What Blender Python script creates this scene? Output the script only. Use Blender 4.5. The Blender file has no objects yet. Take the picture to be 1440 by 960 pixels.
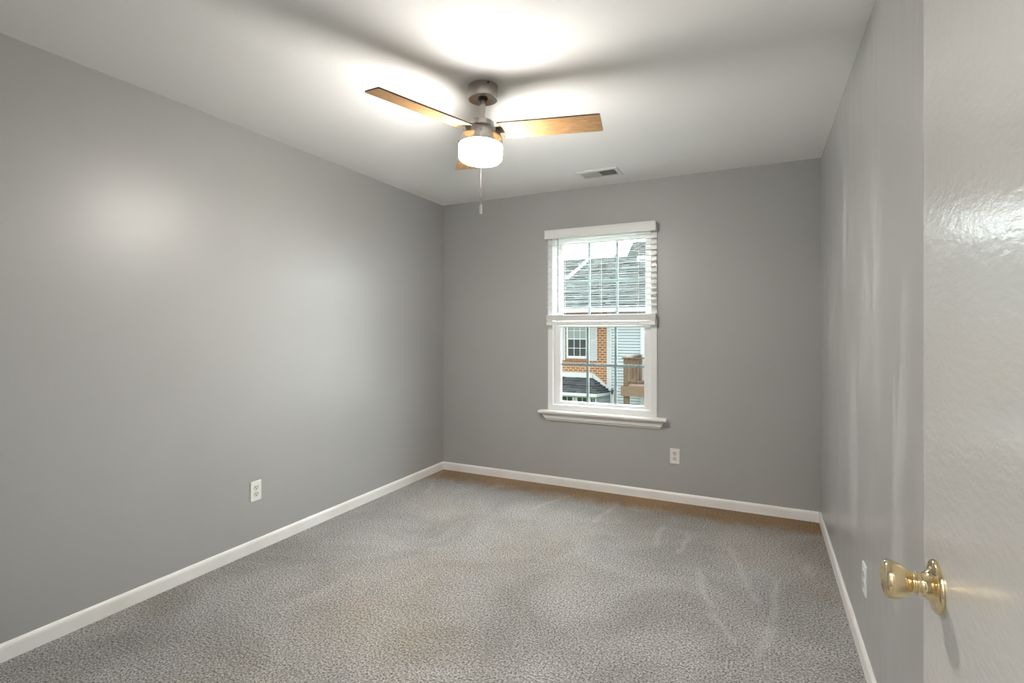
import bpy, bmesh, math, random
from mathutils import Vector, Matrix
random.seed(4)
scene = bpy.context.scene
PI = math.pi

# ------------------------------------------------------------------ camera
F_PX, YAW, HORIZON, EYE = 718.03, 26.031, 463.8, 1.2879
cam_data = bpy.data.cameras.new('camera')
cam_data.sensor_fit = 'HORIZONTAL'
cam_data.sensor_width = 36.0
cam_data.lens = F_PX / 1440 * 36.0
cam_data.shift_y = (HORIZON - 480) / 1440
cam_data.clip_start = 0.02
cam_data.clip_end = 500
cam = bpy.data.objects.new('camera', cam_data)
cam.location = (0, 0, EYE)
cam.rotation_euler = (PI / 2, 0, math.radians(YAW))
scene.collection.objects.link(cam)
scene.camera = cam

# ------------------------------------------------------------------ light levels
SKY_BASE = 1.8          # overcast sky
SKY_ZENITH = 4.0
SKY_LOBE = 21.5          # brighter cloud in front of the hidden sun, to the right
LAMP = 195.0             # fan lamp shade
LAMP_COL = (1.0, 0.95, 0.89)
HALL_FILL = 215.0            # glow of the added, unseen fill light behind the camera

world = bpy.data.worlds.new('overcast_sky')
scene.world = world
world.use_nodes = True
wt = world.node_tree
wt.nodes.clear()
w_out = wt.nodes.new('ShaderNodeOutputWorld')
w_bg = wt.nodes.new('ShaderNodeBackground')
w_tc = wt.nodes.new('ShaderNodeTexCoord')
w_dot = wt.nodes.new('ShaderNodeVectorMath'); w_dot.operation = 'DOT_PRODUCT'
ld = Vector((0.52, 0.74, 0.50)).normalized()
w_dot.inputs[1].default_value = ld
w_map = wt.nodes.new('ShaderNodeMapRange')
w_map.inputs['From Min'].default_value = 0.25
w_map.inputs['From Max'].default_value = 1.0
w_map.inputs['To Min'].default_value = 0.0
w_map.inputs['To Max'].default_value = 1.0
w_pow = wt.nodes.new('ShaderNodeMath'); w_pow.operation = 'POWER'
w_pow.inputs[1].default_value = 1.6
w_mul = wt.nodes.new('ShaderNodeMath'); w_mul.operation = 'MULTIPLY_ADD'
w_mul.inputs[1].default_value = SKY_LOBE
w_mul.inputs[2].default_value = SKY_BASE
wt.links.new(w_tc.outputs['Generated'], w_dot.inputs[0])
wt.links.new(w_dot.outputs['Value'], w_map.inputs['Value'])
wt.links.new(w_map.outputs['Result'], w_pow.inputs[0])
wt.links.new(w_pow.outputs[0], w_mul.inputs[0])
w_sep = wt.nodes.new('ShaderNodeSeparateXYZ')          # an overcast sky is brighter overhead than at the horizon
wt.links.new(w_tc.outputs['Generated'], w_sep.inputs[0])
w_zen = wt.nodes.new('ShaderNodeMapRange')
w_zen.inputs['From Min'].default_value = 0.1
w_zen.inputs['To Max'].default_value = SKY_ZENITH
wt.links.new(w_sep.outputs[2], w_zen.inputs['Value'])
w_add = wt.nodes.new('ShaderNodeMath')
wt.links.new(w_mul.outputs[0], w_add.inputs[0])
wt.links.new(w_zen.outputs['Result'], w_add.inputs[1])
wt.links.new(w_add.outputs[0], w_bg.inputs['Strength'])
w_bg.inputs['Color'].default_value = (0.93, 0.98, 1.0, 1)
wt.links.new(w_bg.outputs[0], w_out.inputs[0])

scene.view_settings.view_transform = 'Standard'
scene.view_settings.look = 'None'
scene.view_settings.exposure = 0.22
scene.view_settings.gamma = 1.0
scene.view_settings.use_curve_mapping = False
scene.cycles.max_bounces = 10
scene.cycles.diffuse_bounces = 6
scene.cycles.glossy_bounces = 5
scene.cycles.transparent_max_bounces = 16
scene.cycles.caustics_reflective = False
scene.cycles.caustics_refractive = False
scene.cycles.sample_clamp_indirect = 8.0
scene.cycles.use_denoising = True

# ------------------------------------------------------------------ room numbers (metres)
XL, XR, YB, YF, H = -2.654, 0.358, 3.977, 0.077, 2.44
WX0, WX1, WZ0, WZ1 = -1.604, -0.712, 0.618, 2.09     # window opening in the back wall

# ------------------------------------------------------------------ material helpers
MATS = {}


def mat(name, color=(0.8, 0.8, 0.8), rough=0.5, metal=0.0, spec=0.5, coat=0.0):
    m = bpy.data.materials.new(name)
    m.use_nodes = True
    b = m.node_tree.nodes['Principled BSDF']
    b.inputs['Base Color'].default_value = (*color, 1)
    b.inputs['Roughness'].default_value = rough
    b.inputs['Metallic'].default_value = metal
    b.inputs['Specular IOR Level'].default_value = spec
    b.inputs['Coat Weight'].default_value = coat
    MATS[name] = m
    return m


class NT:
    """small helper around a material's node tree"""
    def __init__(self, m):
        self.t = m.node_tree
        self.b = self.t.nodes.get('Principled BSDF')
        tc = self.t.nodes.new('ShaderNodeTexCoord')
        self.obj = tc.outputs['Object']

    def n(self, kind, **kw):
        nd = self.t.nodes.new(kind)
        for k, v in kw.items():
            setattr(nd, k, v)
        return nd

    def put(self, sock, v):
        if hasattr(v, 'is_output') or isinstance(v, bpy.types.NodeSocket):
            self.t.links.new(v, sock)
        else:
            sock.default_value = v

    def mapping(self, scale=(1, 1, 1), loc=(0, 0, 0), rot=(0, 0, 0), vec=None):
        nd = self.n('ShaderNodeMapping')
        nd.inputs['Scale'].default_value = scale
        nd.inputs['Location'].default_value = loc
        nd.inputs['Rotation'].default_value = rot
        self.t.links.new(vec or self.obj, nd.inputs['Vector'])
        return nd.outputs[0]

    def noise(self, scale, detail=2, rough=0.5, vec=None, dist=0.0):
        nd = self.n('ShaderNodeTexNoise')
        nd.inputs['Scale'].default_value = scale
        nd.inputs['Detail'].default_value = detail
        nd.inputs['Roughness'].default_value = rough
        nd.inputs['Distortion'].default_value = dist
        self.t.links.new(vec or self.obj, nd.inputs['Vector'])
        return nd.outputs['Fac']

    def math(self, op, a, b=0.0, c=0.0, clamp=False):
        nd = self.n('ShaderNodeMath', operation=op, use_clamp=clamp)
        self.put(nd.inputs[0], a); self.put(nd.inputs[1], b); self.put(nd.inputs[2], c)
        return nd.outputs[0]

    def vmath(self, op, a, b=None, s=None):
        nd = self.n('ShaderNodeVectorMath', operation=op)
        self.put(nd.inputs[0], a)
        if b is not None:
            self.put(nd.inputs[1], b)
        if s is not None:
            self.put(nd.inputs['Scale'], s)
        return nd

    def rng(self, v, a, b, c=0.0, d=1.0, smooth=False):
        nd = self.n('ShaderNodeMapRange')
        if smooth:
            nd.interpolation_type = 'SMOOTHSTEP'
        self.put(nd.inputs['Value'], v)
        for k, x in zip(('From Min', 'From Max', 'To Min', 'To Max'), (a, b, c, d)):
            nd.inputs[k].default_value = x
        return nd.outputs['Result']

    def mix(self, fac, a, b, blend='MIX'):
        nd = self.n('ShaderNodeMix', data_type='RGBA', blend_type=blend)
        self.put(nd.inputs['Factor'], fac)
        self.put(nd.inputs['A'] if False else nd.inputs[6], a if not isinstance(a, tuple) else (*a, 1))
        self.put(nd.inputs[7], b if not isinstance(b, tuple) else (*b, 1))
        return nd.outputs[2]

    def sep(self, vec=None):
        nd = self.n('ShaderNodeSeparateXYZ')
        self.t.links.new(vec or self.obj, nd.inputs[0])
        return nd.outputs

    def comb(self, x, y, z):
        nd = self.n('ShaderNodeCombineXYZ')
        self.put(nd.inputs[0], x); self.put(nd.inputs[1], y); self.put(nd.inputs[2], z)
        return nd.outputs[0]

    def bump(self, h, strength=0.3, dist=0.01):
        nd = self.n('ShaderNodeBump')
        nd.inputs['Strength'].default_value = strength
        nd.inputs['Distance'].default_value = dist
        self.t.links.new(h, nd.inputs['Height'])
        self.t.links.new(nd.outputs[0], self.b.inputs['Normal'])

    def color(self, v): self.put(self.b.inputs['Base Color'], v if not isinstance(v, tuple) else (*v, 1))
    def rough(self, v): self.put(self.b.inputs['Roughness'], v)


# ------------------------------------------------------------------ materials
WALL = (0.396, 0.396, 0.388)
m = mat('grey_wall_paint', WALL, 0.38, spec=0.5)
k = NT(m)
k.bump(k.noise(150, 3, 0.6), 0.10, 0.004)
mott = k.noise(1.6, 2, 0.5)
k.color(k.mix(k.rng(mott, 0.3, 0.7), tuple(c * 0.975 for c in WALL), tuple(c * 1.02 for c in WALL)))

m = mat('grey_wall_paint_scuffed', WALL, 0.38, spec=0.5)
k = NT(m)
k.bump(k.noise(150, 3, 0.6), 0.10, 0.004)
drip = k.noise(1.0, 4, 0.62, k.mapping((1, 9, 1.1)), 0.8)
patch = k.noise(2.3, 2, 0.5)
f = k.math('MULTIPLY', k.rng(drip, 0.48, 0.60), k.rng(patch, 0.36, 0.55))
k.color(k.mix(f, WALL, tuple(c * 1.16 for c in WALL)))
k.rough(k.rng(f, 0, 1, 0.30, 0.5))

m = mat('white_ceiling_paint', (0.90, 0.90, 0.895), 0.8, spec=0.2)
k = NT(m)
k.bump(k.noise(45, 3, 0.6), 0.08, 0.006)

m = mat('white_trim_paint', (0.82, 0.81, 0.78), 0.35)
k = NT(m)
k.color(k.mix(k.rng(k.noise(5, 3), 0.4, 0.75), (0.87, 0.865, 0.845), (0.79, 0.775, 0.74)))
m = mat('white_vinyl', (0.80, 0.80, 0.80), 0.32)
m = mat('muntin_vinyl', (0.42, 0.48, 0.52), 0.4)
m = mat('white_blind', (0.80, 0.80, 0.79), 0.42)
m = mat('cream_cord', (0.72, 0.71, 0.68), 0.8)
m = mat('wand_plastic', (0.30, 0.31, 0.31), 0.25)
m = mat('white_plastic', (0.82, 0.81, 0.78), 0.3)
m = mat('receptacle_plastic', (0.68, 0.67, 0.63), 0.35)
m = mat('dark_slot', (0.02, 0.02, 0.02), 0.7)
m = mat('screw_steel', (0.55, 0.54, 0.51), 0.35, 1.0)

m = mat('door_paint', (0.66, 0.655, 0.63), 0.22, spec=0.5, coat=0.35)
k = NT(m)
k.bump(k.noise(95, 3, 0.6, k.mapping((1, 0.45, 1))), 0.14, 0.004)
k.t.links.new(k.b.inputs['Normal'].links[0].from_socket, k.b.inputs['Coat Normal'])
k.b.inputs['Coat Roughness'].default_value = 0.14
k.rough(k.rng(k.noise(6, 3), 0.3, 0.7, 0.16, 0.25))

m = mat('polished_brass', (0.83, 0.68, 0.42), 0.08, 1.0)
m = mat('brushed_nickel', (0.50, 0.475, 0.44), 0.27, 1.0)
k = NT(m)
k.bump(k.noise(30, 3, 0.6, k.mapping((1, 1, 40))), 0.04, 0.002)
m = mat('chain_metal', (0.70, 0.66, 0.60), 0.35, 0.8)
m = mat('fob_ceramic', (0.80, 0.78, 0.72), 0.35)

m = mat('oak_blade', (0.45, 0.27, 0.12), 0.42)
k = NT(m)
g = k.noise(6, 5, 0.65, k.mapping((3.2, 40, 40)), 0.8)
g2 = k.noise(3, 2, 0.5, k.mapping((1.2, 6, 6)))
c = k.mix(k.rng(g, 0.32, 0.68), (0.20, 0.095, 0.032), (0.56, 0.35, 0.17))
c = k.mix(k.rng(g2, 0.35, 0.75, 0, 0.45), c, (0.50, 0.27, 0.10))
k.color(c)
k.bump(g, 0.06, 0.002)
m = mat('blade_edge', (0.085, 0.04, 0.018), 0.5)

def lit_glass(name, colour, strength, bottom=1.0):
    m = bpy.data.materials.new(name)
    m.use_nodes = True
    t = m.node_tree
    t.nodes.clear()
    out = t.nodes.new('ShaderNodeOutputMaterial')
    em = t.nodes.new('ShaderNodeEmission')
    em.inputs['Color'].default_value = (*colour, 1)
    em.inputs['Strength'].default_value = strength
    if bottom > 1.0:                  # emission graded, brighter bottom and dimmer rim, to ease hot spots on the ceiling
        tc = t.nodes.new('ShaderNodeTexCoord')
        sp = t.nodes.new('ShaderNodeSeparateXYZ')
        mr = t.nodes.new('ShaderNodeMapRange')
        t.links.new(tc.outputs['Object'], sp.inputs[0])
        t.links.new(sp.outputs[2], mr.inputs['Value'])
        for nm, v in (('From Min', -0.225), ('From Max', -0.302), ('To Min', strength * 0.66), ('To Max', strength * bottom)):
            mr.inputs[nm].default_value = v
        t.links.new(mr.outputs['Result'], em.inputs['Strength'])
    t.links.new(em.outputs[0], out.inputs[0])
    MATS[name] = m


lit_glass('lit_opal_glass', LAMP_COL, LAMP, 1.22)
lit_glass('hall_fill_glow', (1.0, 0.97, 0.93), HALL_FILL)


def glass_material(name, tint, ior=1.45):
    m = bpy.data.materials.new(name)
    m.use_nodes = True
    t = m.node_tree
    t.nodes.clear()
    out = t.nodes.new('ShaderNodeOutputMaterial')
    mx = t.nodes.new('ShaderNodeMixShader')
    tr = t.nodes.new('ShaderNodeBsdfTransparent')
    gl = t.nodes.new('ShaderNodeBsdfGlossy')
    fr = t.nodes.new('ShaderNodeFresnel')
    geo = t.nodes.new('ShaderNodeNewGeometry')           # same reflectance on both faces of the thin pane
    mr = t.nodes.new('ShaderNodeMapRange')
    mr.inputs['To Min'].default_value = ior
    mr.inputs['To Max'].default_value = 1.0 / ior
    t.links.new(geo.outputs['Backfacing'], mr.inputs['Value'])
    t.links.new(mr.outputs['Result'], fr.inputs['IOR'])
    tr.inputs['Color'].default_value = (*tint, 1)
    gl.inputs['Roughness'].default_value = 0.02
    t.links.new(fr.outputs[0], mx.inputs[0])
    t.links.new(tr.outputs[0], mx.inputs[1])
    t.links.new(gl.outputs[0], mx.inputs[2])
    t.links.new(mx.outputs[0], out.inputs[0])
    MATS[name] = m
    return m


glass_material('window_glass', (0.94, 0.97, 0.96))

# carpet ------------------------------------------------------------
m = mat('grey_carpet', (0.33, 0.31, 0.28), 0.95, spec=0.1)
k = NT(m)
k.b.inputs['Sheen Weight'].default_value = 0.25
k.b.inputs['Sheen Roughness'].default_value = 0.4
xyz = k.sep()
tuft = k.noise(120, 3, 0.7)
fine = k.noise(330, 2, 0.6)
tf = k.math('MULTIPLY_ADD', tuft, 0.65, k.math('MULTIPLY', fine, 0.35))
c = k.mix(k.rng(tf, 0.41, 0.59), (0.075, 0.071, 0.063), (0.86, 0.845, 0.82))
# walked and vacuumed patches: the pile leans one way or the other
pt = k.noise(1.7, 4, 0.62, None, 0.7)
c = k.mix(k.rng(pt, 0.36, 0.66), c, (0.69, 0.685, 0.67), 'MULTIPLY')
c = k.mix(k.rng(k.noise(0.9, 3, 0.6, k.mapping((1, 1, 1), (3.1, 1.7, 0))), 0.48, 0.70, 0, 0.6), c, (0.93, 0.79, 0.62), 'MULTIPLY')
# vacuum strokes
strokes = [((-0.58, 3.49), (-0.57, 3.10)), ((-0.42, 3.40), (-0.42, 3.05)),
           ((-0.16, 3.32), (-0.06, 2.78)), ((-0.06, 2.78), (0.0, 2.66)),
           ((0.07, 2.97), (0.05, 2.50)), ((0.05, 2.50), (-0.03, 2.20)),
           ((-0.31, 2.92), (-0.21, 2.52)), ((-0.21, 2.52), (-0.09, 2.25)),
           ((-2.60, 3.93), (-2.53, 3.60)), ((-2.50, 3.60), (-2.36, 3.30)), ((-2.42, 3.80), (-2.33, 3.62)),
           ((0.22, 3.25), (0.23, 3.05)), ((-0.95, 3.70), (-1.02, 3.3)), ((-1.35, 3.75), (-1.5, 3.35))]
wob = k.n('ShaderNodeTexNoise'); wob.inputs['Scale'].default_value = 5.0
k.t.links.new(k.obj, wob.inputs['Vector'])
wv = k.vmath('SCALE', k.vmath('SUBTRACT', wob.outputs['Color'], (0.5, 0.5, 0.5)).outputs[0], s=0.09).outputs[0]
pos = k.vmath('ADD', k.obj, wv).outputs[0]
acc = None
for (ax, ay), (bx_, by_) in strokes:
    d = Vector((bx_ - ax, by_ - ay, 0)); L = d.length; d.normalize()
    rel = k.vmath('SUBTRACT', pos, (ax, ay, 0)).outputs[0]
    along = k.vmath('DOT_PRODUCT', rel, tuple(d)).outputs['Value']
    across = k.math('ABSOLUTE', k.vmath('DOT_PRODUCT', rel, (-d.y, d.x, 0)).outputs['Value'])
    w = k.math('MULTIPLY', k.rng(across, 0.004, 0.03, 1, 0, True),
               k.math('MULTIPLY', k.rng(along, -0.02, 0.06, 0, 1, True), k.rng(along, L - 0.06, L + 0.02, 1, 0, True)))
    acc = w if acc is None else k.math('MAXIMUM', acc, w)
c = k.mix(k.math('MULTIPLY', acc, 0.22), c, (0.80, 0.79, 0.77))
# soil line: tan filtration stain along the back wall
edge_n = k.noise(7, 3, 0.6)
edge = k.math('ADD', xyz[1], k.math('MULTIPLY_ADD', edge_n, 0.26, -0.13))
st = k.rng(edge, YB - 0.40, YB - 0.14, 0, 1.0, True)
left_fade = k.rng(k.math('ADD', xyz[0], k.math('MULTIPLY', edge_n, 0.1)), XL + 0.12, XL + 0.02, 0, 1, True)
st2 = k.math('MULTIPLY', left_fade, k.rng(xyz[1], YB - 0.75, YB - 0.25, 0, 0.8, True))
stain = k.math('MAXIMUM', st, st2)
c = k.mix(stain, c, (0.80, 0.49, 0.19), 'MULTIPLY')
k.color(c)
k.bump(tf, 1.0, 0.02)

# outside -----------------------------------------------------------
m = mat('orange_brick', (0.24, 0.12, 0.06), 0.85)
k = NT(m)
br = k.n('ShaderNodeTexBrick')
s_ = k.sep()
k.t.links.new(k.comb(s_[0], s_[2], 0.0), br.inputs['Vector'])
br.inputs['Color1'].default_value = (0.30, 0.092, 0.020, 1)
br.inputs['Color2'].default_value = (0.215, 0.060, 0.013, 1)
br.inputs['Mortar'].default_value = (0.40, 0.30, 0.21, 1)
br.inputs['Scale'].default_value = 1.0
br.inputs['Mortar Size'].default_value = 0.018
br.inputs['Brick Width'].default_value = 0.215
br.inputs['Row Height'].default_value = 0.10
k.color(br.outputs['Color'])
m = mat('soldier_brick', (0.252, 0.078, 0.021), 0.85)
k = NT(m)
br = k.n('ShaderNodeTexBrick')
s_ = k.sep()
k.t.links.new(k.comb(s_[2], s_[0], 0.0), br.inputs['Vector'])
br.inputs['Color1'].default_value = (0.264, 0.09, 0.024, 1)
br.inputs['Color2'].default_value = (0.204, 0.06, 0.018, 1)
br.inputs['Mortar'].default_value = (0.27, 0.198, 0.144, 1)
br.inputs['Scale'].default_value = 1.0
br.inputs['Mortar Size'].default_value = 0.008
br.inputs['Brick Width'].default_value = 0.3
br.inputs['Row Height'].default_value = 0.085
k.color(br.outputs['Color'])


def shingle(name, dark, light):
    m = mat(name, dark, 0.9)
    k = NT(m)
    s_ = k.sep()
    br = k.n('ShaderNodeTexBrick')
    k.t.links.new(k.comb(s_[0], s_[1], 0.0), br.inputs['Vector'])
    br.inputs['Color1'].default_value = (*dark, 1)
    br.inputs['Color2'].default_value = (*light, 1)
    br.inputs['Mortar'].default_value = (*(x * 0.45 for x in dark), 1)
    br.inputs['Scale'].default_value = 1.0
    br.inputs['Mortar Size'].default_value = 0.006
    br.inputs['Brick Width'].default_value = 0.32
    br.inputs['Row Height'].default_value = 0.145
    k.color(k.mix(k.rng(k.noise(9, 3), 0.35, 0.7, 0, 0.5), br.outputs['Color'], light))


shingle('grey_shingle', (0.042, 0.050, 0.049), (0.075, 0.087, 0.084))
shingle('black_shingle', (0.022, 0.024, 0.026), (0.055, 0.058, 0.062))
m = mat('white_exterior', (0.492, 0.504, 0.51), 0.5)
m = mat('shutter_paint', (0.408, 0.42, 0.426), 0.5)
m = mat('pale_siding', (0.348, 0.384, 0.402), 0.55)
m = mat('dark_pane', (0.021, 0.024, 0.024), 0.08)
m = mat('curtained_pane', (0.198, 0.228, 0.216), 0.25)
m = mat('lawn', (0.06, 0.09, 0.036), 0.95)
k = NT(m)
k.color(k.mix(k.rng(k.noise(0.6, 5), 0.35, 0.7), (0.042, 0.072, 0.024), (0.096, 0.114, 0.048)))
m = mat('deck_wood', (0.119, 0.07, 0.0396), 0.75)
k = NT(m)
k.color(k.mix(k.rng(k.noise(4, 4, 0.6, k.mapping((6, 6, 1))), 0.3, 0.7), (0.0792, 0.0461, 0.0264), (0.149, 0.0922, 0.0594)))
m = mat('deck_board', (0.165, 0.102, 0.066), 0.75)
k = NT(m)
k.color(k.mix(k.rng(k.noise(3, 4, 0.6, k.mapping((1, 6, 6))), 0.3, 0.7), (0.132, 0.0795, 0.0495), (0.182, 0.118, 0.0792)))
m = mat('dark_cover', (0.03, 0.03, 0.03), 0.6)
m = mat('grey_metal', (0.10, 0.105, 0.105), 0.5)


# ------------------------------------------------------------------ mesh helpers
class MB:
    def __init__(self):
        self.bm = bmesh.new()

    def faces(self, verts, faces, mi=0):
        vs = [self.bm.verts.new(v) for v in verts]
        for f in faces:
            try:
                fc = self.bm.faces.new([vs[i] for i in f]); fc.material_index = mi
            except ValueError:
                pass
        return self

    def box(self, a, b, mtx=None, mi=0):
        (x0, y0, z0), (x1, y1, z1) = a, b
        v = [(x0, y0, z0), (x1, y0, z0), (x1, y1, z0), (x0, y1, z0), (x0, y0, z1), (x1, y0, z1), (x1, y1, z1), (x0, y1, z1)]
        if mtx:
            v = [mtx @ Vector(p) for p in v]
        return self.faces(v, [(3, 2, 1, 0), (4, 5, 6, 7), (0, 1, 5, 4), (1, 2, 6, 5), (2, 3, 7, 6), (3, 0, 4, 7)], mi)

    def frame(self, x0, x1, z0, z1, wl, wr, wb, wtp, y0, y1):
        """rectangular ring in the XZ plane, y0..y1 deep, as one closed shape"""
        o = [(x0, z0), (x1, z0), (x1, z1), (x0, z1)]
        i = [(x0 + wl, z0 + wb), (x1 - wr, z0 + wb), (x1 - wr, z1 - wtp), (x0 + wl, z1 - wtp)]
        v = [(p[0], y, p[1]) for y in (y0, y1) for ring in (o, i) for p in ring]
        fs = []
        for j in range(4):
            n = (j + 1) % 4
            fs += [(j, n, 4 + n, 4 + j), (8 + n, 8 + j, 12 + j, 12 + n), (n, j, 8 + j, 8 + n), (4 + j, 4 + n, 12 + n, 12 + j)]
        return self.faces(v, fs)

    def prism(self, pts, h0, h1, place):
        """closed polygon pts (u, v) extruded from h0 to h1; place(u, v, h) gives the point"""
        n = len(pts)
        v = [place(u, w, h) for h in (h0, h1) for u, w in pts]
        fs = [tuple(range(n - 1, -1, -1)), tuple(range(n, 2 * n))]
        fs += [(j, (j + 1) % n, n + (j + 1) % n, n + j) for j in range(n)]
        return self.faces(v, fs)

    def lathe(self, prof, seg=48, mtx=None, close=True):
        """profile (r, h) turned about local Z"""
        rings = []
        for r, h in prof:
            if r < 1e-6:
                p = Vector((0, 0, h))
                rings.append([self.bm.verts.new(mtx @ p if mtx else p)])
            else:
                ring = []
                for s in range(seg):
                    a = 2 * PI * s / seg
                    p = Vector((r * math.cos(a), r * math.sin(a), h))
                    ring.append(self.bm.verts.new(mtx @ p if mtx else p))
                rings.append(ring)
        for a, b in zip(rings, rings[1:]):
            for s in range(seg):
                n = (s + 1) % seg
                if len(a) == 1 and len(b) == 1:
                    continue
                if len(a) == 1:
                    self.bm.faces.new((a[0], b[n], b[s]))
                elif len(b) == 1:
                    self.bm.faces.new((a[s], a[n], b[0]))
                else:
                    self.bm.faces.new((a[s], a[n], b[n], b[s]))
        return self

    def tube(self, p, q, r, seg=10):
        p, q = Vector(p), Vector(q)
        d = q - p
        rot = d.to_track_quat('Z', 'Y').to_matrix().to_4x4()
        return self.lathe([(0, 0), (r, 0), (r, d.length), (0, d.length)], seg, Matrix.Translation(p) @ rot)

    def build(self, name, material, parent=None, smooth=False, bevel=0.0, segs=2, extra=None, mtx=None):
        bmesh.ops.recalc_face_normals(self.bm, faces=self.bm.faces[:])
        me = bpy.data.meshes.new(name)
        self.bm.to_mesh(me)
        self.bm.free()
        me.materials.append(MATS[material])
        for x in extra or ():
            me.materials.append(MATS[x])
        ob = bpy.data.objects.new(name, me)
        scene.collection.objects.link(ob)
        if parent:
            ob.parent = parent
        if mtx is not None:
            ob.matrix_basis = mtx
        if smooth:
            me.polygons.foreach_set('use_smooth', [True] * len(me.polygons))
            me.set_sharp_from_angle(angle=math.radians(38))
        if bevel:
            b = ob.modifiers.new('bevel', 'BEVEL')
            b.width = bevel
            b.segments = segs
            b.limit_method = 'ANGLE'
            b.harden_normals = False
        return ob


def tag(o, label=None, cat=None, group=None, kind=None):
    if label: o['label'] = label
    if cat: o['category'] = cat
    if group: o['group'] = group
    if kind: o['kind'] = kind
    return o


def empty(name, loc=(0, 0, 0), rot=(0, 0, 0)):
    o = bpy.data.objects.new(name, None)
    o.empty_display_size = 0.1
    scene.collection.objects.link(o)
    o.location = loc
    o.rotation_euler = rot
    return o


def structure(o, label, cat):
    return tag(o, label, cat, kind='structure')


# ================================================================== the room
T = 0.14
structure(MB().box((XL, -1.25, -0.06), (XR, YB, 0.0)).build('floor', 'grey_carpet'),
          'worn grey cut-pile carpet with vacuum marks and tan staining at back wall', 'floor')
structure(MB().box((XL - T, -1.4, H), (XR + T, YB + T, H + 0.12)).build('ceiling', 'white_ceiling_paint'),
          'flat white painted ceiling lit by the fan lamp', 'ceiling')
structure(MB().box((XL - T, YF - 0.115, -0.06), (XL, YB + T, H)).build('wall_left', 'grey_wall_paint'),
          'long blank grey painted wall on the left', 'wall')
structure(MB().box((XR, -1.4, -0.06), (XR + T, YB + T, H)).build('wall_right', 'grey_wall_paint_scuffed'),
          'grey painted wall with scuffed streaks behind the open door', 'wall')
b = MB()
b.frame(XL, XR, -0.06, H, WX0 - XL, XR - WX1, WZ0 + 0.06, H - WZ1, YB, YB + T)
structure(b.build('wall_back', 'grey_wall_paint'), 'grey painted end wall with the window', 'wall')
# wall the camera stands in, with the open doorway
DX0, DX1 = -0.585, 0.205
b = MB()
b.box((XL, YF - 0.115, -0.06), (DX0, YF, H))
b.box((DX1 + 0.02, YF - 0.115, -0.06), (XR, YF, H))
b.box((DX0, YF - 0.115, 2.07), (DX1 + 0.02, YF, H))
structure(b.build('wall_front', 'grey_wall_paint'), 'grey painted wall with the doorway, behind the viewer', 'wall')
b = MB()
b.box((XL - T, -1.4, -0.06), (XR, -1.25, H))
b.box((XL - T, -1.25, -0.06), (XL, YF - 0.115, H))
structure(b.build('wall_hall', 'grey_wall_paint'), 'grey hall wall behind the viewer', 'wall')


def base_profile():
    return [(0, -0.03), (0.0120, -0.03), (0.0120, 0.052), (0.0105, 0.060), (0.007, 0.066), (0.004, 0.070), (0, 0.070)]


b = MB(); b.prism(base_profile(), YF, YB, lambda u, v, h: (XL + u, h, v))
structure(b.build('baseboard_left', 'white_trim_paint'), 'white painted baseboard along the left wall', 'baseboard')
b = MB(); b.prism(base_profile(), XL + 0.012, XR - 0.012, lambda u, v, h: (h, YB - u, v))
structure(b.build('baseboard_back', 'white_trim_paint'), 'white painted baseboard under the window wall', 'baseboard')
b = MB(); b.prism(base_profile(), YF + 0.02, YB, lambda u, v, h: (XR - u, h, v))
structure(b.build('baseboard_right', 'white_trim_paint'), 'white painted baseboard along the right wall', 'baseboard')
# lining of the doorway around the camera
b = MB()
b.box((DX0, YF - 0.115, 0), (DX0 + 0.018, YF, 2.05))
b.box((DX1 + 0.002, YF - 0.115, 0), (DX1 + 0.02, YF, 2.05))
b.box((DX0, YF - 0.115, 2.052), (DX1 + 0.02, YF, 2.07))
structure(b.build('trim_1', 'white_trim_paint'), 'white door jamb around the doorway', 'trim')

hall = tag(empty('added_hall_light', (0.10, -0.72, H)), 'added unseen fill light on the hall ceiling behind the viewer', 'fill light')  # added unseen light, brightens the room through the doorway
MB().lathe([(0, 0), (0.19, 0), (0.19, -0.022), (0.175, -0.026), (0, -0.026)], 40).build('fill_light_base', 'brushed_nickel', hall, smooth=True)
MB().lathe([(0.172, -0.0265), (0.165, -0.045), (0.14, -0.068), (0.09, -0.085), (0, -0.092)], 40).build('fill_light_dome', 'hall_fill_glow', hall, smooth=True)

# ================================================================== window
win = structure(empty('window_1', ((WX0 + WX1) / 2, YB, WZ0)), 'white vinyl double-hung window with six panes per sash', 'window')


def wl(ob):                     # parts are built in world coordinates, then hung on the window
    ob.matrix_parent_inverse = Matrix.Translation(win.location).inverted()
    return ob


b = MB()
b.frame(WX0, WX1, WZ0, WZ1, 0.045, 0.045, 0.052, 0.045, YB - 0.012, YB + 0.13)
b.frame(WX0 + 0.045, WX1 - 0.045, WZ0 + 0.052, WZ1 - 0.045, 0.006, 0.006, 0.006, 0.006, YB + 0.012, YB + 0.13)
wl(b.build('window_frame', 'white_vinyl', win, bevel=0.003))
IX0, IX1 = WX0 + 0.051, WX1 - 0.051


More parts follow.
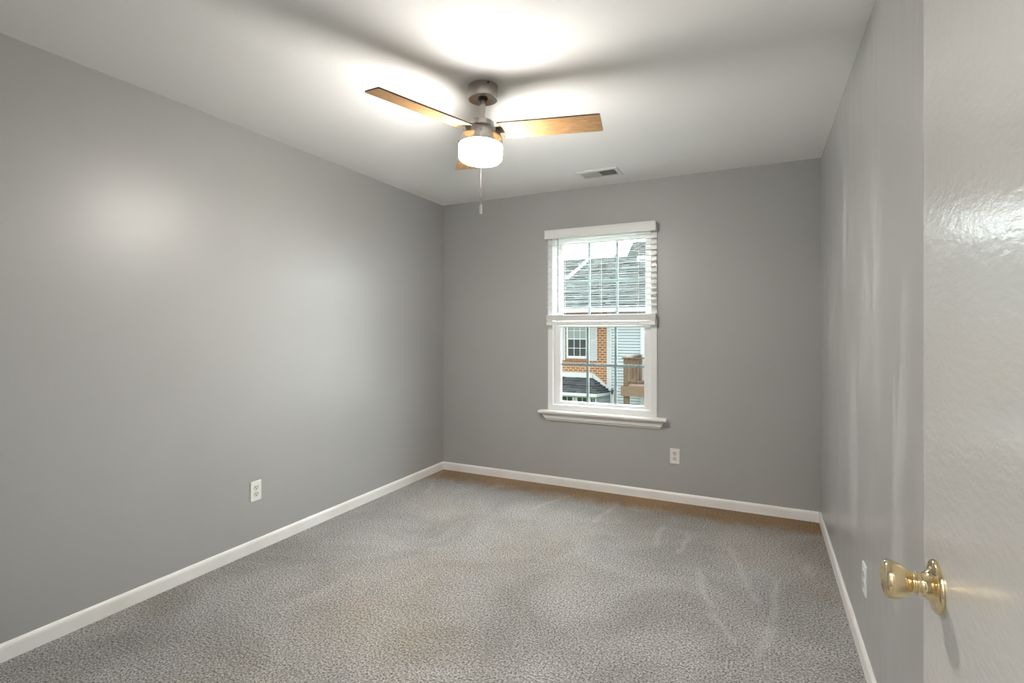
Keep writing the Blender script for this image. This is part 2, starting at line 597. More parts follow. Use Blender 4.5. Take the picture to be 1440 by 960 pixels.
def sash(z0, z1, y, rail_b, rail_t):
    b = MB()
    b.frame(IX0, IX1, z0, z1, 0.047, 0.047, rail_b, rail_t, y, y + 0.032)
    b.frame(IX0 + 0.047, IX1 - 0.047, z0 + rail_b, z1 - rail_t, 0.006, 0.006, 0.006, 0.006, y + 0.008, y + 0.028)
    s = wl(b.build('sash', 'white_vinyl', win, bevel=0.0025))
    gx0, gx1, gz0, gz1 = IX0 + 0.047, IX1 - 0.047, z0 + rail_b, z1 - rail_t
    MB().box((gx0, y + 0.011, gz0), (gx1, y + 0.014, gz1)).build('pane', 'window_glass', s)
    b = MB()
    w = (gx1 - gx0) / 3
    for i in (1, 2):
        b.box((gx0 + w * i - 0.010, y + 0.017, gz0), (gx0 + w * i + 0.010, y + 0.023, gz1))
    zm = (gz0 + gz1) / 2
    b.box((gx0, y + 0.0165, zm - 0.010), (gx1, y + 0.0235, zm + 0.010))
    b.build('muntin', 'muntin_vinyl', s)
    return s


sash(0.672, 1.355, YB + 0.022, 0.020, 0.04)
sash(1.322, 2.042, YB + 0.062, 0.04, 0.03)

# stool and apron: a moulding whose ends are mitred back to the wall
prof = [(0.062, 0.623), (0.066, 0.620), (0.068, 0.614), (0.067, 0.606), (0.062, 0.600), (0.052, 0.596), (0.044, 0.592), (0.036, 0.582),
        (0.031, 0.570), (0.028, 0.560), (0.028, 0.556), (0.022, 0.553), (0.018, 0.545), (0.015, 0.538)]
b = MB()
rings = []
ex0, ex1 = -1.604, -0.705
for p_, z_ in prof:
    rings.append([b.bm.verts.new(q) for q in ((ex0 - p_, YB, z_), (ex0 - p_, YB - p_, z_), (ex1 + p_, YB - p_, z_), (ex1 + p_, YB, z_))])
for r0, r1 in zip(rings, rings[1:]):
    for j in range(4):
        b.bm.faces.new((r0[j], r0[(j + 1) % 4], r1[(j + 1) % 4], r1[j]))
b.bm.faces.new(rings[0]); b.bm.faces.new(list(reversed(rings[-1])))
wl(b.build('window_sill', 'white_trim_paint', win, smooth=True))

# ================================================================== blind
bl = tag(empty('window_blind', ((WX0 + WX1) / 2, YB - 0.035, 2.10)),
         'white horizontal slat blind, half raised over the window', 'blind')


def bp(ob):
    ob.matrix_parent_inverse = Matrix.Translation(bl.location).inverted()
    return ob


BX0, BX1, BY = WX0 + 0.010, WX1 - 0.002, YB - 0.042
# valance: face board with a small cornice lip, returns at both ends
b = MB()
b.prism([(0, 2.034), (0.012, 2.034), (0.012, 2.040), (0.009, 2.044), (0.009, 2.092), (0.014, 2.098), (0.014, 2.106), (0, 2.106)],
        WX0 - 0.004, WX1 + 0.002, lambda u, v, h: (h, YB - 0.066 - u, v))
bp(b.build('valance', 'white_blind', bl))
b = MB()
b.box((WX0 + 0.004, YB - 0.066, 2.050), (WX1 - 0.006, YB - 0.016, 2.094))
bp(b.build('headrail', 'grey_metal', bl, bevel=0.002))
slat_zs = [1.474 + 0.0425 * i for i in range(13)]
me0 = None
for i, z in enumerate(slat_zs):
    if me0 is None:
        b = MB()
        pts = []
        for s in range(7):
            u = -0.025 + 0.05 * s / 6
            pts.append((u, 0.0012 * (1 - (u / 0.025) ** 2) + u * 0.055))
        pts += [(u, v - 0.0022) for u, v in reversed(pts)]
        b.prism(pts, BX0, BX1, lambda u, v, h: (h - bl.location.x, u + BY - bl.location.y, v))
        so = b.build('slat', 'white_blind', bl, smooth=True)
        me0 = so.data
    else:
        so = bpy.data.objects['slat'].copy(); scene.collection.objects.link(so); so.parent = bl
    so.location = (0, 0, z - bl.location.z)
for j in range(16):                                  # slats gathered on the bottom rail
    so = bpy.data.objects['slat'].copy(); scene.collection.objects.link(so); so.parent = bl
    so.location = (random.uniform(-0.001, 0.001), random.uniform(-0.001, 0.001), 1.3665 + j * 0.0029 - bl.location.z)
b = MB().box((BX0, BY - 0.027, 1.326), (BX1, BY + 0.027, 1.357))
bp(b.build('bottom_rail', 'white_blind', bl, bevel=0.004))
for x in (-1.447, -1.142, -0.850):
    b = MB()
    for y in (BY - 0.027, BY + 0.027):
        b.tube((x, y, 1.34), (x, y, 2.055), 0.0009, 6)
    for z in slat_zs:
        b.tube((x, BY - 0.027, z - 0.004), (x, BY + 0.027, z - 0.004), 0.0007, 5)
    lc = bp(b.build('ladder_cord', 'cream_cord', bl))
    b = MB()
    b.lathe([(0, -0.006), (0.006, -0.004), (0.007, 0.001), (0.004, 0.005), (0, 0.006)], 12,
            Matrix.Translation((x, BY - 0.029, 1.345)) @ Matrix.Rotation(PI / 2, 4, 'X'))
    b.build('cord_button', 'white_plastic', lc, smooth=True)
    b = MB().tube((x + 0.004, BY, 1.36), (x + 0.004, BY, 2.06), 0.0009, 6)
    bp(b.build('lift_cord', 'cream_cord', bl))
b = MB()
b.lathe([(0, 0), (0.0048, 0.002), (0.0048, 0.05), (0.0034, 0.055), (0.0034, 0.60), (0.0026, 0.61), (0, 0.612)], 6, Matrix.Translation((-1.488, BY - 0.036, 1.425)))
bp(b.build('tilt_wand', 'wand_plastic', bl))

# ================================================================== ceiling fan
FX, FY = -1.185, 2.113
fan = tag(empty('ceiling_fan', (FX, FY, H)), 'three-blade ceiling fan with brushed nickel body, oak blades and lit drum light', 'ceiling fan')
yaw = math.radians(YAW)
rt = Vector((math.cos(yaw), math.sin(yaw), 0)); fw = Vector((-math.sin(yaw), math.cos(yaw), 0))
up = (Vector((0, 0, 1)) + 0.045 * rt + 0.008 * fw).normalized()
ex = Vector((0, 1, 0)).cross(up).normalized(); ey = up.cross(ex)
R = Matrix((ex, ey, up)).transposed().to_4x4()
BALL = Matrix.Translation((0, 0, -0.055)) @ R        # everything below the ball joint hangs a little askew

b = MB()
b.lathe([(0.0, 0.0), (0.069, 0.0), (0.0704, -0.002), (0.0704, -0.057), (0.0690, -0.0625), (0.064, -0.0645), (0.046, -0.0640), (0.030, -0.0590), (0.024, -0.0585), (0.0225, -0.050), (0.0, -0.050)], 64)
can = b.build('canopy', 'brushed_nickel', fan, smooth=True)
for a in (0.35, 0.35 + PI):
    b = MB()
    d = (1.185 * math.cos(a) + 2.113 * math.sin(a), 1.185 * math.sin(a) - 2.113 * math.cos(a))
    n = math.hypot(*d); d = Vector((d[0] / n, d[1] / n, 0))
    q = d.to_track_quat('Z', 'Y').to_matrix().to_4x4()
    b.lathe([(0, 0.004), (0.0035, 0.0035), (0.0045, 0.001), (0.0045, -0.002)], 12, Matrix.Translation(d * 0.0703 + Vector((0, 0, -0.010))) @ q)
    b.build('canopy_screw', 'dark_slot', can, smooth=True)
b = MB()
b.lathe([(0, 0.018), (0.012, 0.014), (0.0195, 0.004), (0.0205, -0.004), (0.016, -0.013), (0.0, -0.015)], 32)
b.build('hanger_ball', 'dark_slot', fan, smooth=True, mtx=BALL)
b = MB()
b.lathe([(0, 0), (0.0135, 0), (0.0135, -0.118), (0.0, -0.118)], 32)
b.build('downrod', 'brushed_nickel', fan, smooth=True, mtx=BALL)
b = MB()
b.lathe([(0.0, -0.108), (0.018, -0.108), (0.020, -0.111), (0.052, -0.112), (0.0565, -0.115), (0.058, -0.121), (0.060, -0.138), (0.066, -0.144),
         (0.078, -0.150), (0.089, -0.161), (0.096, -0.180), (0.1015, -0.196), (0.103, -0.210), (0.103, -0.2225), (0.1, -0.2250), (0.0, -0.2250)], 72)
hou = b.build('motor_housing', 'brushed_nickel', fan, smooth=True, mtx=BALL)
b = MB()
q = Vector((-0.93, -0.36, 0)).normalized()
b.lathe([(0, 0.007), (0.004, 0.006), (0.0045, 0.0), (0.0045, -0.004)], 12, Matrix.Translation(q * 0.1025 + Vector((0, 0, -0.206))) @ q.to_track_quat('Z', 'Y').to_matrix().to_4x4())
b.build('reverse_switch', 'dark_slot', hou, smooth=True)
b = MB()
b.lathe([(0.0, -0.2252), (0.1015, -0.2252), (0.1025, -0.228), (0.1025, -0.275), (0.1005, -0.287), (0.0945, -0.296), (0.084, -0.301), (0.06, -0.3025), (0.0, -0.303)], 64)
b.build('lamp_shade', 'lit_opal_glass', fan, smooth=True, mtx=BALL)

BL, BW, BPITCH, BAZ = 0.5653, 0.1238, 0.187, 0.1478
pts = []
n = 12
for i in range(n + 1):
    y = -BW / 2 + BW * i / n
    pts.append((math.sqrt(0.114 ** 2 - y * y), y))
r = 0.006
for cx, cy, a0 in ((BL - r, BW / 2 - r, 90), (BL - r, -BW / 2 + r, 0)):
    for s in range(4):
        a = math.radians(a0 - 30 * s)
        pts.append((cx + r * math.cos(a), cy + r * math.sin(a)))
b = MB()
b.prism(pts, -0.0032, 0.0032, lambda u, v, h: (u, v, h))
b.bm.faces.ensure_lookup_table()
for fc in b.bm.faces:
    fc.normal_update()
    if abs(fc.normal.z) < 0.5:
        fc.material_index = 1
blade = b.build('fan_blade', 'oak_blade', fan, extra=['blade_edge'])
b = MB()
b.prism([(0.045, -0.022), (0.10, -0.026), (0.165, -0.034), (0.178, -0.028), (0.182, 0), (0.178, 0.028), (0.165, 0.034), (0.10, 0.026), (0.045, 0.022)],
        0.0034, 0.0066, lambda u, v, h: (u, v, h))
brk = b.build('blade_iron', 'brushed_nickel', blade, bevel=0.0008)
screws = []
for x, y in ((0.148, -0.022), (0.148, 0.022), (0.170, 0.0)):
    b = MB()
    b.lathe([(0.0045, -0.0032), (0.0042, -0.0050), (0.002, -0.0058), (0, -0.0059)], 12, Matrix.Translation((x, y, 0)))
    screws.append(b.build('blade_screw', 'brushed_nickel', blade, smooth=True))
for i in range(3):
    if i == 0:
        o, ch = blade, []
    else:
        o = blade.copy(); scene.collection.objects.link(o); o.parent = fan
        for c0 in [brk] + screws:
            c1 = c0.copy(); scene.collection.objects.link(c1); c1.parent = o
    o.matrix_basis = BALL @ Matrix.Translation((0, 0, -0.161)) @ Matrix.Rotation(BAZ + i * 2 * PI / 3, 4, 'Z') @ Matrix.Rotation(-BPITCH, 4, 'X')

# pull chain hangs plumb from an outlet on the housing
cd = Vector((0.489, -0.873, 0)); cp = Vector((-0.0085, -0.0045, 0)) + cd * 0.112
b = MB()
q = cd.to_track_quat('Z', 'Y').to_matrix().to_4x4()
b.lathe([(0, 0.0), (0.005, 0), (0.005, 0.010), (0.003, 0.013), (0, 0.0135)], 12, Matrix.Translation(Vector((-0.0085, -0.0045, -0.234)) + cd * 0.099) @ q)
b.build('chain_outlet', 'brushed_nickel', fan, smooth=True)
b = MB()
z = -0.236
while z > -0.590:
    if not (-0.562 < z < -0.517):
        b.lathe([(0, 0.0016), (0.0012, 0.0010), (0.0016, 0), (0.0012, -0.0010), (0, -0.0016)], 6, Matrix.Translation((cp.x, cp.y, z)))
    z -= 0.0036
b.tube((cp.x, cp.y, -0.590), (cp.x, cp.y, -0.236), 0.0006, 6)
ch = b.build('pull_chain', 'chain_metal', fan, smooth=True)
b = MB()
b.lathe([(0, -0.515), (0.0045, -0.5155), (0.0048, -0.519), (0.0040, -0.522), (0.0046, -0.527), (0.0046, -0.553), (0.0038, -0.558), (0, -0.559)], 16, Matrix.Translation((cp.x, cp.y, 0)))
b.build('chain_coupling', 'chain_metal', ch, smooth=True)
b = MB()
pr = [(0, -0.586), (0.0030, -0.587)]
for i in range(8):
    zz = -0.589 - i * 0.0045
    pr += [(0.0060, zz), (0.0066, zz - 0.0015), (0.0060, zz - 0.003)]
pr += [(0.0066, -0.626), (0.0060, -0.628), (0, -0.628)]
b.lathe(pr, 16, Matrix.Translation((cp.x, cp.y, 0)))
b.build('pull_fob', 'fob_ceramic', ch, smooth=True)

# ================================================================== ceiling vent
vent = tag(empty('ceiling_vent', (-1.069, 3.655, H)), 'white two-way ceiling register near the window wall', 'vent')
b = MB()
x0, x1, y0, y1 = -0.152, 0.152, -0.102, 0.102
hx, hy = 0.127, 0.066
o = [(x0, y0), (x1, y0), (x1, y1), (x0, y1)]
i_ = [(-hx, -hy), (hx, -hy), (hx, hy), (-hx, hy)]
v = [(p[0], p[1], 0.0) for p in o] + [(p[0], p[1], -0.003) for p in o] + [(p[0] * 0.96, p[1] * 0.93, -0.008) for p in o] + [(p[0], p[1], -0.008) for p in i_] + [(p[0], p[1], 0.0) for p in i_]
fs = []
for lv in range(4):
    for j in range(4):
        n = (j + 1) % 4
        fs.append((lv * 4 + j, lv * 4 + n, lv * 4 + 4 + n, lv * 4 + 4 + j))
b.faces(v, fs)
b.box((-0.003, -hy, -0.008), (0.003, hy, 0.0))
fr = b.build('register_frame', 'white_trim_paint', vent)
MB().box((-hx, -hy, -0.0006), (hx, hy, -0.0001)).build('duct_opening', 'dark_slot', vent)
for sx in (-1, 1):
    b = MB()
    for j in range(11):
        cx = sx * (0.010 + 0.0112 * j)
        b.box((-0.0007, -hy, -0.0055), (0.0007, hy, 0.0055),
              Matrix.Translation((cx, 0, -0.0048)) @ Matrix.Rotation(math.radians(-30 * sx), 4, 'Y'))
    b.build('louver_bank', 'white_trim_paint', vent)
for x, y in ((-0.139, 0.0), (0.139, 0.0)):
    b = MB()
    b.lathe([(0.004, -0.0075), (0.0035, -0.0095), (0, -0.010)], 10, Matrix.Translation((x, y, 0)))
    b.build('screw', 'screw_steel', fr, smooth=True)

# ================================================================== outlets


def outlet(name, loc, rotz, label):
    """plate lies in local XZ, faces local -Y"""
    root = tag(empty(name, loc, (0, 0, rotz)), label, 'outlet', 'duplex wall outlets')
    b = MB()
    w, h = 0.035, 0.0572
    v = []
    for s, y in ((1.0, 0.0), (1.0, -0.0028), (0.955, -0.0058)):
        ww, hh = w * s, h - w * (1 - s)
        v += [(-ww, y, -hh), (ww, y, -hh), (ww, y, hh), (-ww, y, hh)]
    fs = [(3, 2, 1, 0), (8, 9, 10, 11)]
    for lv in range(2):
        for j in range(4):
            n = (j + 1) % 4
            fs.append((lv * 4 + j, lv * 4 + n, lv * 4 + 4 + n, lv * 4 + 4 + j))
    b.faces(v, fs)
    b.build('wall_plate', 'white_plastic', root)
    for s in (-1, 1):
        zc = s * 0.0195
        pts = []
        for q in range(28):
            a = 2 * PI * q / 28
            pts.append((0.0172 * math.cos(a), max(-0.0135, min(0.0135, 0.0172 * math.sin(a)))))
        b = MB()
        b.prism(pts, -0.0074, -0.0050, lambda u, vv, hh: (u, hh, vv + zc))
        rc = b.build('receptacle', 'receptacle_plastic', root)
        b = MB()
        b.box((-0.0078, -0.0077, zc + 0.0000), (-0.0050, -0.0072, zc + 0.0095))
        b.box((0.0050, -0.0077, zc + 0.0010), (0.0076, -0.0072, zc + 0.0085))
        pts = [(0.0030 * math.cos(2 * PI * q / 14), 0.0030 * math.sin(2 * PI * q / 14) - 0.0072) for q in range(14)]
        b.prism(pts, -0.0077, -0.0072, lambda u, vv, hh: (u, hh, vv + zc))
        b.build('socket_slot', 'dark_slot', rc)
    b = MB()
    b.lathe([(0.0032, 0.0050), (0.0030, 0.0068), (0, 0.0074)], 12, Matrix.Rotation(PI / 2, 4, 'X'))
    b.build('screw', 'screw_steel', root, smooth=True)
    return root


outlet('wall_outlet', (XL, 2.022, 0.350), PI / 2, 'white duplex outlet low on the long left wall')
outlet('wall_outlet', (-0.583, YB, 0.343), 0, 'white duplex outlet on the end wall, below and right of the window')
outlet('wall_outlet', (XR, 2.350, 0.334), -PI / 2, 'white duplex outlet on the right wall, beside the door knob')

# ================================================================== door
DFX = 0.191                       # room-side face of the leaf
door = structure(MB().box((DFX, 0.079, 0.022), (DFX + 0.035, 0.840, 2.045)).build('door_1', 'door_paint', bevel=0.002),
                 'off-white flush door standing open at the right edge', 'door')
KY, KZ = 0.779, 0.978
KM = Matrix.Translation((DFX, KY, KZ)) @ Matrix.Rotation(-PI / 2, 4, 'Y')      # local +Z points into the room
rose = [(0, 0.0), (0.0333, 0.0), (0.0336, 0.002), (0.0325, 0.0045), (0.0305, 0.0058), (0.0285, 0.0062), (0.026, 0.0068), (0.0215, 0.0085), (0.0175, 0.0115),
        (0.0150, 0.0155), (0.0142, 0.0190), (0.0148, 0.0205), (0.0148, 0.0225), (0.0135, 0.0235), (0.0, 0.0235)]
knob = [(0.0, 0.0230), (0.0112, 0.0230), (0.0112, 0.0250), (0.0122, 0.0262), (0.0122, 0.0280), (0.0132, 0.0292), (0.0160, 0.0325), (0.0188, 0.0370), (0.0210, 0.0420), (0.0225, 0.0470),
        (0.0234, 0.0520), (0.0237, 0.0555), (0.0233, 0.0585), (0.0222, 0.0606), (0.0205, 0.0616), (0.0188, 0.0612), (0.0160, 0.0598), (0.0100, 0.0588), (0.0, 0.0585)]
for side in (0, 1):
    mtx = KM if side == 0 else Matrix.Translation((DFX + 0.035, KY, KZ)) @ Matrix.Rotation(PI / 2, 4, 'Y')
    ko = MB().lathe([(r * 0.97, 0.0215 + (h - 0.0230) * 0.83) for r, h in knob], 64, mtx).build('door_knob', 'polished_brass', door, smooth=True)
    tag(ko, 'tulip-shaped polished brass knob')
    MB().lathe([(r * 0.93, h * 0.93) for r, h in rose], 64, mtx).build('knob_rose', 'polished_brass', ko, smooth=True)
for z in (0.25, 1.05, 1.85):
    b = MB()
    b.lathe([(0, 0), (0.006, 0), (0.006, 0.09), (0, 0.09)], 12, Matrix.Translation((DFX - 0.005, 0.0785, z - 0.045)))
    b.build('hinge', 'polished_brass', door, smooth=True)

# ================================================================== outside
structure(MB().box((-60, YB + 2, -3.4), (40, 120, -3.2)).build('ground', 'lawn'), 'green lawn far below the window', 'ground')


def siding(b, x0, x1, z0, z1, y, step=0.118):
    """lapped boards, each with a shadow gap under its lower edge"""
    z = z0
    while z < z1 - 1e-4:
        zt = min(z + step, z1)
        b.faces([(x0, y - 0.040, z + 0.034), (x1, y - 0.040, z + 0.034), (x1, y - 0.024, zt), (x0, y - 0.024, zt),
                 (x0, y + 0.01, z + 0.034), (x1, y + 0.01, z + 0.034), (x1, y + 0.01, zt), (x0, y + 0.01, zt)],
                [(0, 1, 2, 3), (4, 5, 1, 0), (0, 3, 7, 4), (1, 5, 6, 2), (3, 2, 6, 7)])
        z = zt
    b.box((x0, y, z0), (x1, y + 0.12, z1))


def roof_slab(b, e, rdg, n, thick=0.09, tab=0.26, lift=(0.012, 0.060)):
    """e, rdg = (x0, x1, y, z) at the eave and at the ridge; n lapped courses of separate shingle tabs on a deck"""
    def at(t):
        return [e[i] + (rdg[i] - e[i]) * t for i in range(4)]
    rnd = random.Random(11)
    a, c = at(0), at(1)
    b.faces([(a[0], a[2], a[3]), (a[1], a[2], a[3]), (c[1], c[2], c[3]), (c[0], c[2], c[3]),
             (a[0], a[2], a[3] - thick), (a[1], a[2], a[3] - thick), (c[1], c[2], c[3] - thick), (c[0], c[2], c[3] - thick)],
            [(0, 1, 2, 3), (7, 6, 5, 4), (0, 4, 5, 1), (1, 5, 6, 2), (2, 6, 7, 3), (3, 7, 4, 0)])
    for i in range(n):
        a, c = at(i / n), at((i + 1) / n)
        x = max(a[0], -10.5) if a[0] < -10.5 else a[0]
        xe = min(a[1], -2.0)
        while x < xe - 0.02:
            w = min(tab * rnd.uniform(0.5, 1.4), xe - x)
            st = rnd.uniform(*lift)
            b.faces([(x, a[2], a[3] + st), (x + w, a[2], a[3] + st), (x + w, c[2], c[3] + 0.004), (x, c[2], c[3] + 0.004),
                     (x, a[2], a[3]), (x + w, a[2], a[3])], [(0, 1, 2, 3), (4, 5, 1, 0), (4, 0, 3), (1, 5, 2)])
            x += w


def sash_window(parent, x0, x1, z0, z1, y, cols, rows, both=True, two=True):
    """casing standing proud of the wall at y, panes behind it"""
    b = MB()
    b.frame(x0, x1, z0, z1, 0.07, 0.07, 0.07, 0.07, y - 0.05, y + 0.01)
    ix0, ix1, iz0, iz1 = x0 + 0.07, x1 - 0.07, z0 + 0.07, z1 - 0.07
    zm = (iz0 + iz1) / 2
    fr = b.build('window', 'white_exterior', parent)
    halves = [(iz0, zm, 'dark_pane'), (zm, iz1, 'curtained_pane')] if two else [(iz0, iz1, 'dark_pane')]
    for a, c, mm in halves:
        MB().box((ix0, y - 0.012, a), (ix1, y + 0.01, c)).build('pane', mm, fr)
        b = MB()
        for i in range(1, cols):
            xx = ix0 + (ix1 - ix0) * i / cols
            b.box((xx - 0.012, y - 0.028, a), (xx + 0.012, y - 0.012, c))
        for i in range(1, rows):
            zz = a + (c - a) * i / rows
            b.box((ix0, y - 0.0285, zz - 0.012), (ix1, y - 0.012, zz + 0.012))
        if two:
            b.box((ix0, y - 0.035, a), (ix1, y - 0.012, a + 0.04))
        b.build('sash_bar', 'white_exterior', fr)
    return fr


# --- brick house
br = tag(empty('brick_townhouse', (-8.5, 21, -3.2)), 'orange brick townhouse with grey shingle roof and black-roofed bay, across the lawn', 'house')


def hp(ob, root=None):
    root = root or br
    ob.matrix_parent_inverse = Matrix.Translation(root.location).inverted()
    return ob


hp(MB().box((-13, 21, -3.2), (-5.62, 28.4, 2.25)).build('brick_wall', 'orange_brick', br))
b = MB(); b.frame(-5.82, -5.60, -3.2, 2.2, 0.105, 0.105, 0.1, 0.1, 20.96, 21.05); b.box((-5.82, 20.962, -3.2), (-5.60, 21.05, 2.2))
hp(b.build('corner_board', 'white_exterior', br))
hp(sash_window(br, -7.60, -6.66, 0.06, 1.70, 21, 3, 2))
hp(MB().box((-7.62, 20.955, -0.06), (-6.64, 21.03, 0.06)).build('brick_sill', 'soldier_brick', br))
for x0, x1 in ((-8.08, -7.665), (-6.625, -6.235)):
    b = MB()
    b.frame(x0, x1, -0.03, 1.74, 0.05, 0.05, 0.06, 0.06, 20.955, 20.995)
    b.box((x0 + 0.05, 20.962, 0.80), (x1 - 0.05, 20.995, 0.90))
    b.box((x0 + 0.05, 20.988, 0.03), (x1 - 0.05, 20.998, 1.68))
    z = 0.04
    while z < 1.67:
        if not 0.80 < z < 0.90:
            b.box((x0 + 0.05, -0.006, -0.028), (x1 - 0.05, 0.006, 0.028), Matrix.Translation((0, 20.978, z + 0.02)) @ Matrix.Rotation(math.radians(-30), 4, 'X'))
        z += 0.05
    hp(b.build('shutter', 'shutter_paint', br))
b = MB()
roof_slab(b, (-14, -5.69, 20.65, 2.20 - 0.02), (-14, -5.69, 24.8, 4.88), 26)
b.faces([(-14, 24.8, 4.90), (-5.69, 24.8, 4.90), (-5.69, 28.8, 2.2), (-14, 28.8, 2.2), (-14, 24.8, 4.80), (-5.69, 24.8, 4.80), (-5.69, 28.8, 2.1), (-14, 28.8, 2.1)],
        [(0, 1, 2, 3), (7, 6, 5, 4), (0, 4, 5, 1), (1, 5, 6, 2), (2, 6, 7, 3), (3, 7, 4, 0)])
rf = hp(b.build('roof', 'grey_shingle', br))
hp(MB().box((-14, 20.55, 2.02), (-5.69, 20.66, 2.20)).box((-14, 20.66, 2.05), (-5.69, 21.0, 2.09)).build('gutter', 'white_exterior', br))
# white metal flashing lying on the roof slope
sl = (4.88 - 2.18) / (24.8 - 20.65)
p0, p1 = Vector((-8.33, 22.95, 0)), Vector((-7.74, 24.75, 0))
for p_ in (p0, p1):
    p_.z = 2.18 + sl * (p_.y - 20.65)
sd = Vector((0.10, -0.015, -0.015 * sl)); nz = Vector((0, -sl, 1)).normalized() * 0.05
b = MB().faces([p0 - sd - nz, p0 + sd - nz, p1 + sd - nz, p1 - sd - nz, p0 - sd + nz, p0 + sd + nz, p1 + sd + nz, p1 - sd + nz],
               [(3, 2, 1, 0), (4, 5, 6, 7), (0, 1, 5, 4), (1, 2, 6, 5), (2, 3, 7, 6), (3, 0, 4, 7)])
hp(b.build('valley_flashing', 'white_exterior', br))
for x, y in ((-6.81, 23.95), (-8.25, 24.1)):
    b = MB()
    z = 2.18 + sl * (y - 20.65)
    b.box((x - 0.20, y - 0.22, z - 0.16), (x + 0.20, y + 0.20, z + 0.14))
    hp(b.build('roof_vent', 'grey_metal', br, bevel=0.02))
b = MB()
z = 2.18 + sl * (24.3 - 20.65)
b.tube((-6.28, 24.3, z - 0.1), (-6.28, 24.3, z + 0.35), 0.07, 14)
hp(b.build('vent_pipe', 'grey_metal', br, smooth=True))

# bay with its own hipped roof
EX, EY, EZ = -6.00, 20.05, -1.30
b = MB()
n = 7
for i in range(n):
    t0, t1 = i / n, (i + 1) / n
    def pt(t, right):
        y = EY + (20.98 - EY) * t
        z = EZ + (-0.74 - EZ) * t
        xh = EX + (-6.43 - EX) * t
        return (xh, y, z) if right else (-10.2, y, z)
    a0, a1, c0, c1 = pt(t0, 0), pt(t0, 1), pt(t1, 0), pt(t1, 1)
    rnd = random.Random(31 + i)
    b.faces([a0, a1, c1, c0, (a0[0], a0[1], a0[2] - 0.05), (a1[0], a1[1], a1[2] - 0.05)], [(0, 1, 2, 3), (0, 4, 5, 1)])
    xx = -10.2
    while xx < a1[0] - 0.02:
        w = min(0.26 * rnd.uniform(0.5, 1.4), a1[0] - xx)
        st = rnd.uniform(0.02, 0.075)
        xq = min(xx + w, c1[0])
        b.faces([(xx, a0[1], a0[2] + st), (xx + w, a0[1], a0[2] + st), (max(xq, xx), c0[1], c0[2] + 0.004), (min(xx, c1[0]), c0[1], c0[2] + 0.004),
                 (xx, a0[1], a0[2]), (xx + w, a0[1], a0[2])], [(0, 1, 2, 3), (4, 5, 1, 0), (4, 0, 3), (1, 5, 2)])
        xx += w
    # right-hand hip
    w0 = Vector((-5.62 + (-6.43 + 5.62) * t0, 20.98, a1[2])); w1 = Vector((-5.62 + (-6.43 + 5.62) * t1, 20.98, c1[2]))
    A, Cc = Vector(a1), Vector(c1)
    m_ = max(1, round((w0 - A).length / 0.24))
    for j in range(m_):
        u0, u1 = j / m_, (j + 1) / m_
        up_ = Vector((0, 0, rnd.uniform(0.02, 0.075)))
        p0_, p1_, q0_, q1_ = A.lerp(w0, u0), A.lerp(w0, u1), Cc.lerp(w1, u0), Cc.lerp(w1, u1)
        b.faces([p0_ + up_, p1_ + up_, q1_, q0_, p0_ - Vector((0, 0, 0.04)), p1_ - Vector((0, 0, 0.04))], [(0, 1, 2, 3), (4, 5, 1, 0), (4, 0, 3), (1, 5, 2)])
hp(b.build('bay_roof', 'black_shingle', br))
b = MB()
b.box((-10.2, 20.945, -0.76), (-6.41, 21.02, -0.54))
a_, c_ = Vector((-6.43, 20.945, -0.54)), Vector((-5.66, 20.945, -1.30))
b.faces([a_, a_ + Vector((0, 0, -0.24)), c_ + Vector((0, 0, -0.06)), c_ + Vector((0.10, 0, 0.06)),
         a_ + Vector((0, 0.07, 0)), a_ + Vector((0, 0.07, -0.24)), c_ + Vector((0, 0.07, -0.06)), c_ + Vector((0.10, 0.07, 0.06))],
        [(3, 2, 1, 0), (4, 5, 6, 7), (0, 1, 5, 4), (1, 2, 6, 5), (2, 3, 7, 6), (3, 0, 4, 7)])
hp(b.build('flashing_band', 'white_exterior', br))
b = MB()
b.prism([(-10.2, 20.0), (EX + 0.02, 20.0), (-5.58, 20.97), (-5.75, 20.97), (EX - 0.05, 20.2), (-10.2, 20.2)], -1.42, -1.305, lambda u, v, h: (u, v, h))
hp(b.build('bay_gutter', 'white_exterior', br))
b = MB()
b.prism([(-10.1, 20.25), (-6.03, 20.25), (-5.60, 21.0), (-10.1, 21.0)], -3.2, -1.42, lambda u, v, h: (u, v, h))
hp(b.build('bay_wall', 'white_exterior', br))
for x0, x1 in ((-8.25, -7.75), (-7.62, -7.0), (-6.93, -6.37), (-6.34, -6.04)):
    hp(sash_window(br, x0, x1, -3.0, -1.43, 20.25, 2, 3, two=False))
# clapboards on the angled side of the bay
b = MB()
dv = Vector((-5.62 + 6.0, 20.98 - 20.28, 0)); Ls = dv.length; dv.normalize(); nv = Vector((dv.y, -dv.x, 0))
z = -3.2
while z < -1.45:
    zt = min(z + 0.105, -1.43)
    p = Vector((-6.0, 20.28, 0)); q = p + dv * Ls
    b.faces([p + nv * 0.03 + Vector((0, 0, z)), q + nv * 0.03 + Vector((0, 0, z)), q + nv * 0.012 + Vector((0, 0, zt)), p + nv * 0.012 + Vector((0, 0, zt)),
             p + Vector((0, 0, z)), q + Vector((0, 0, z))], [(0, 1, 2, 3), (4, 5, 1, 0)])
    z = zt
hp(b.build('bay_siding', 'pale_siding', br))

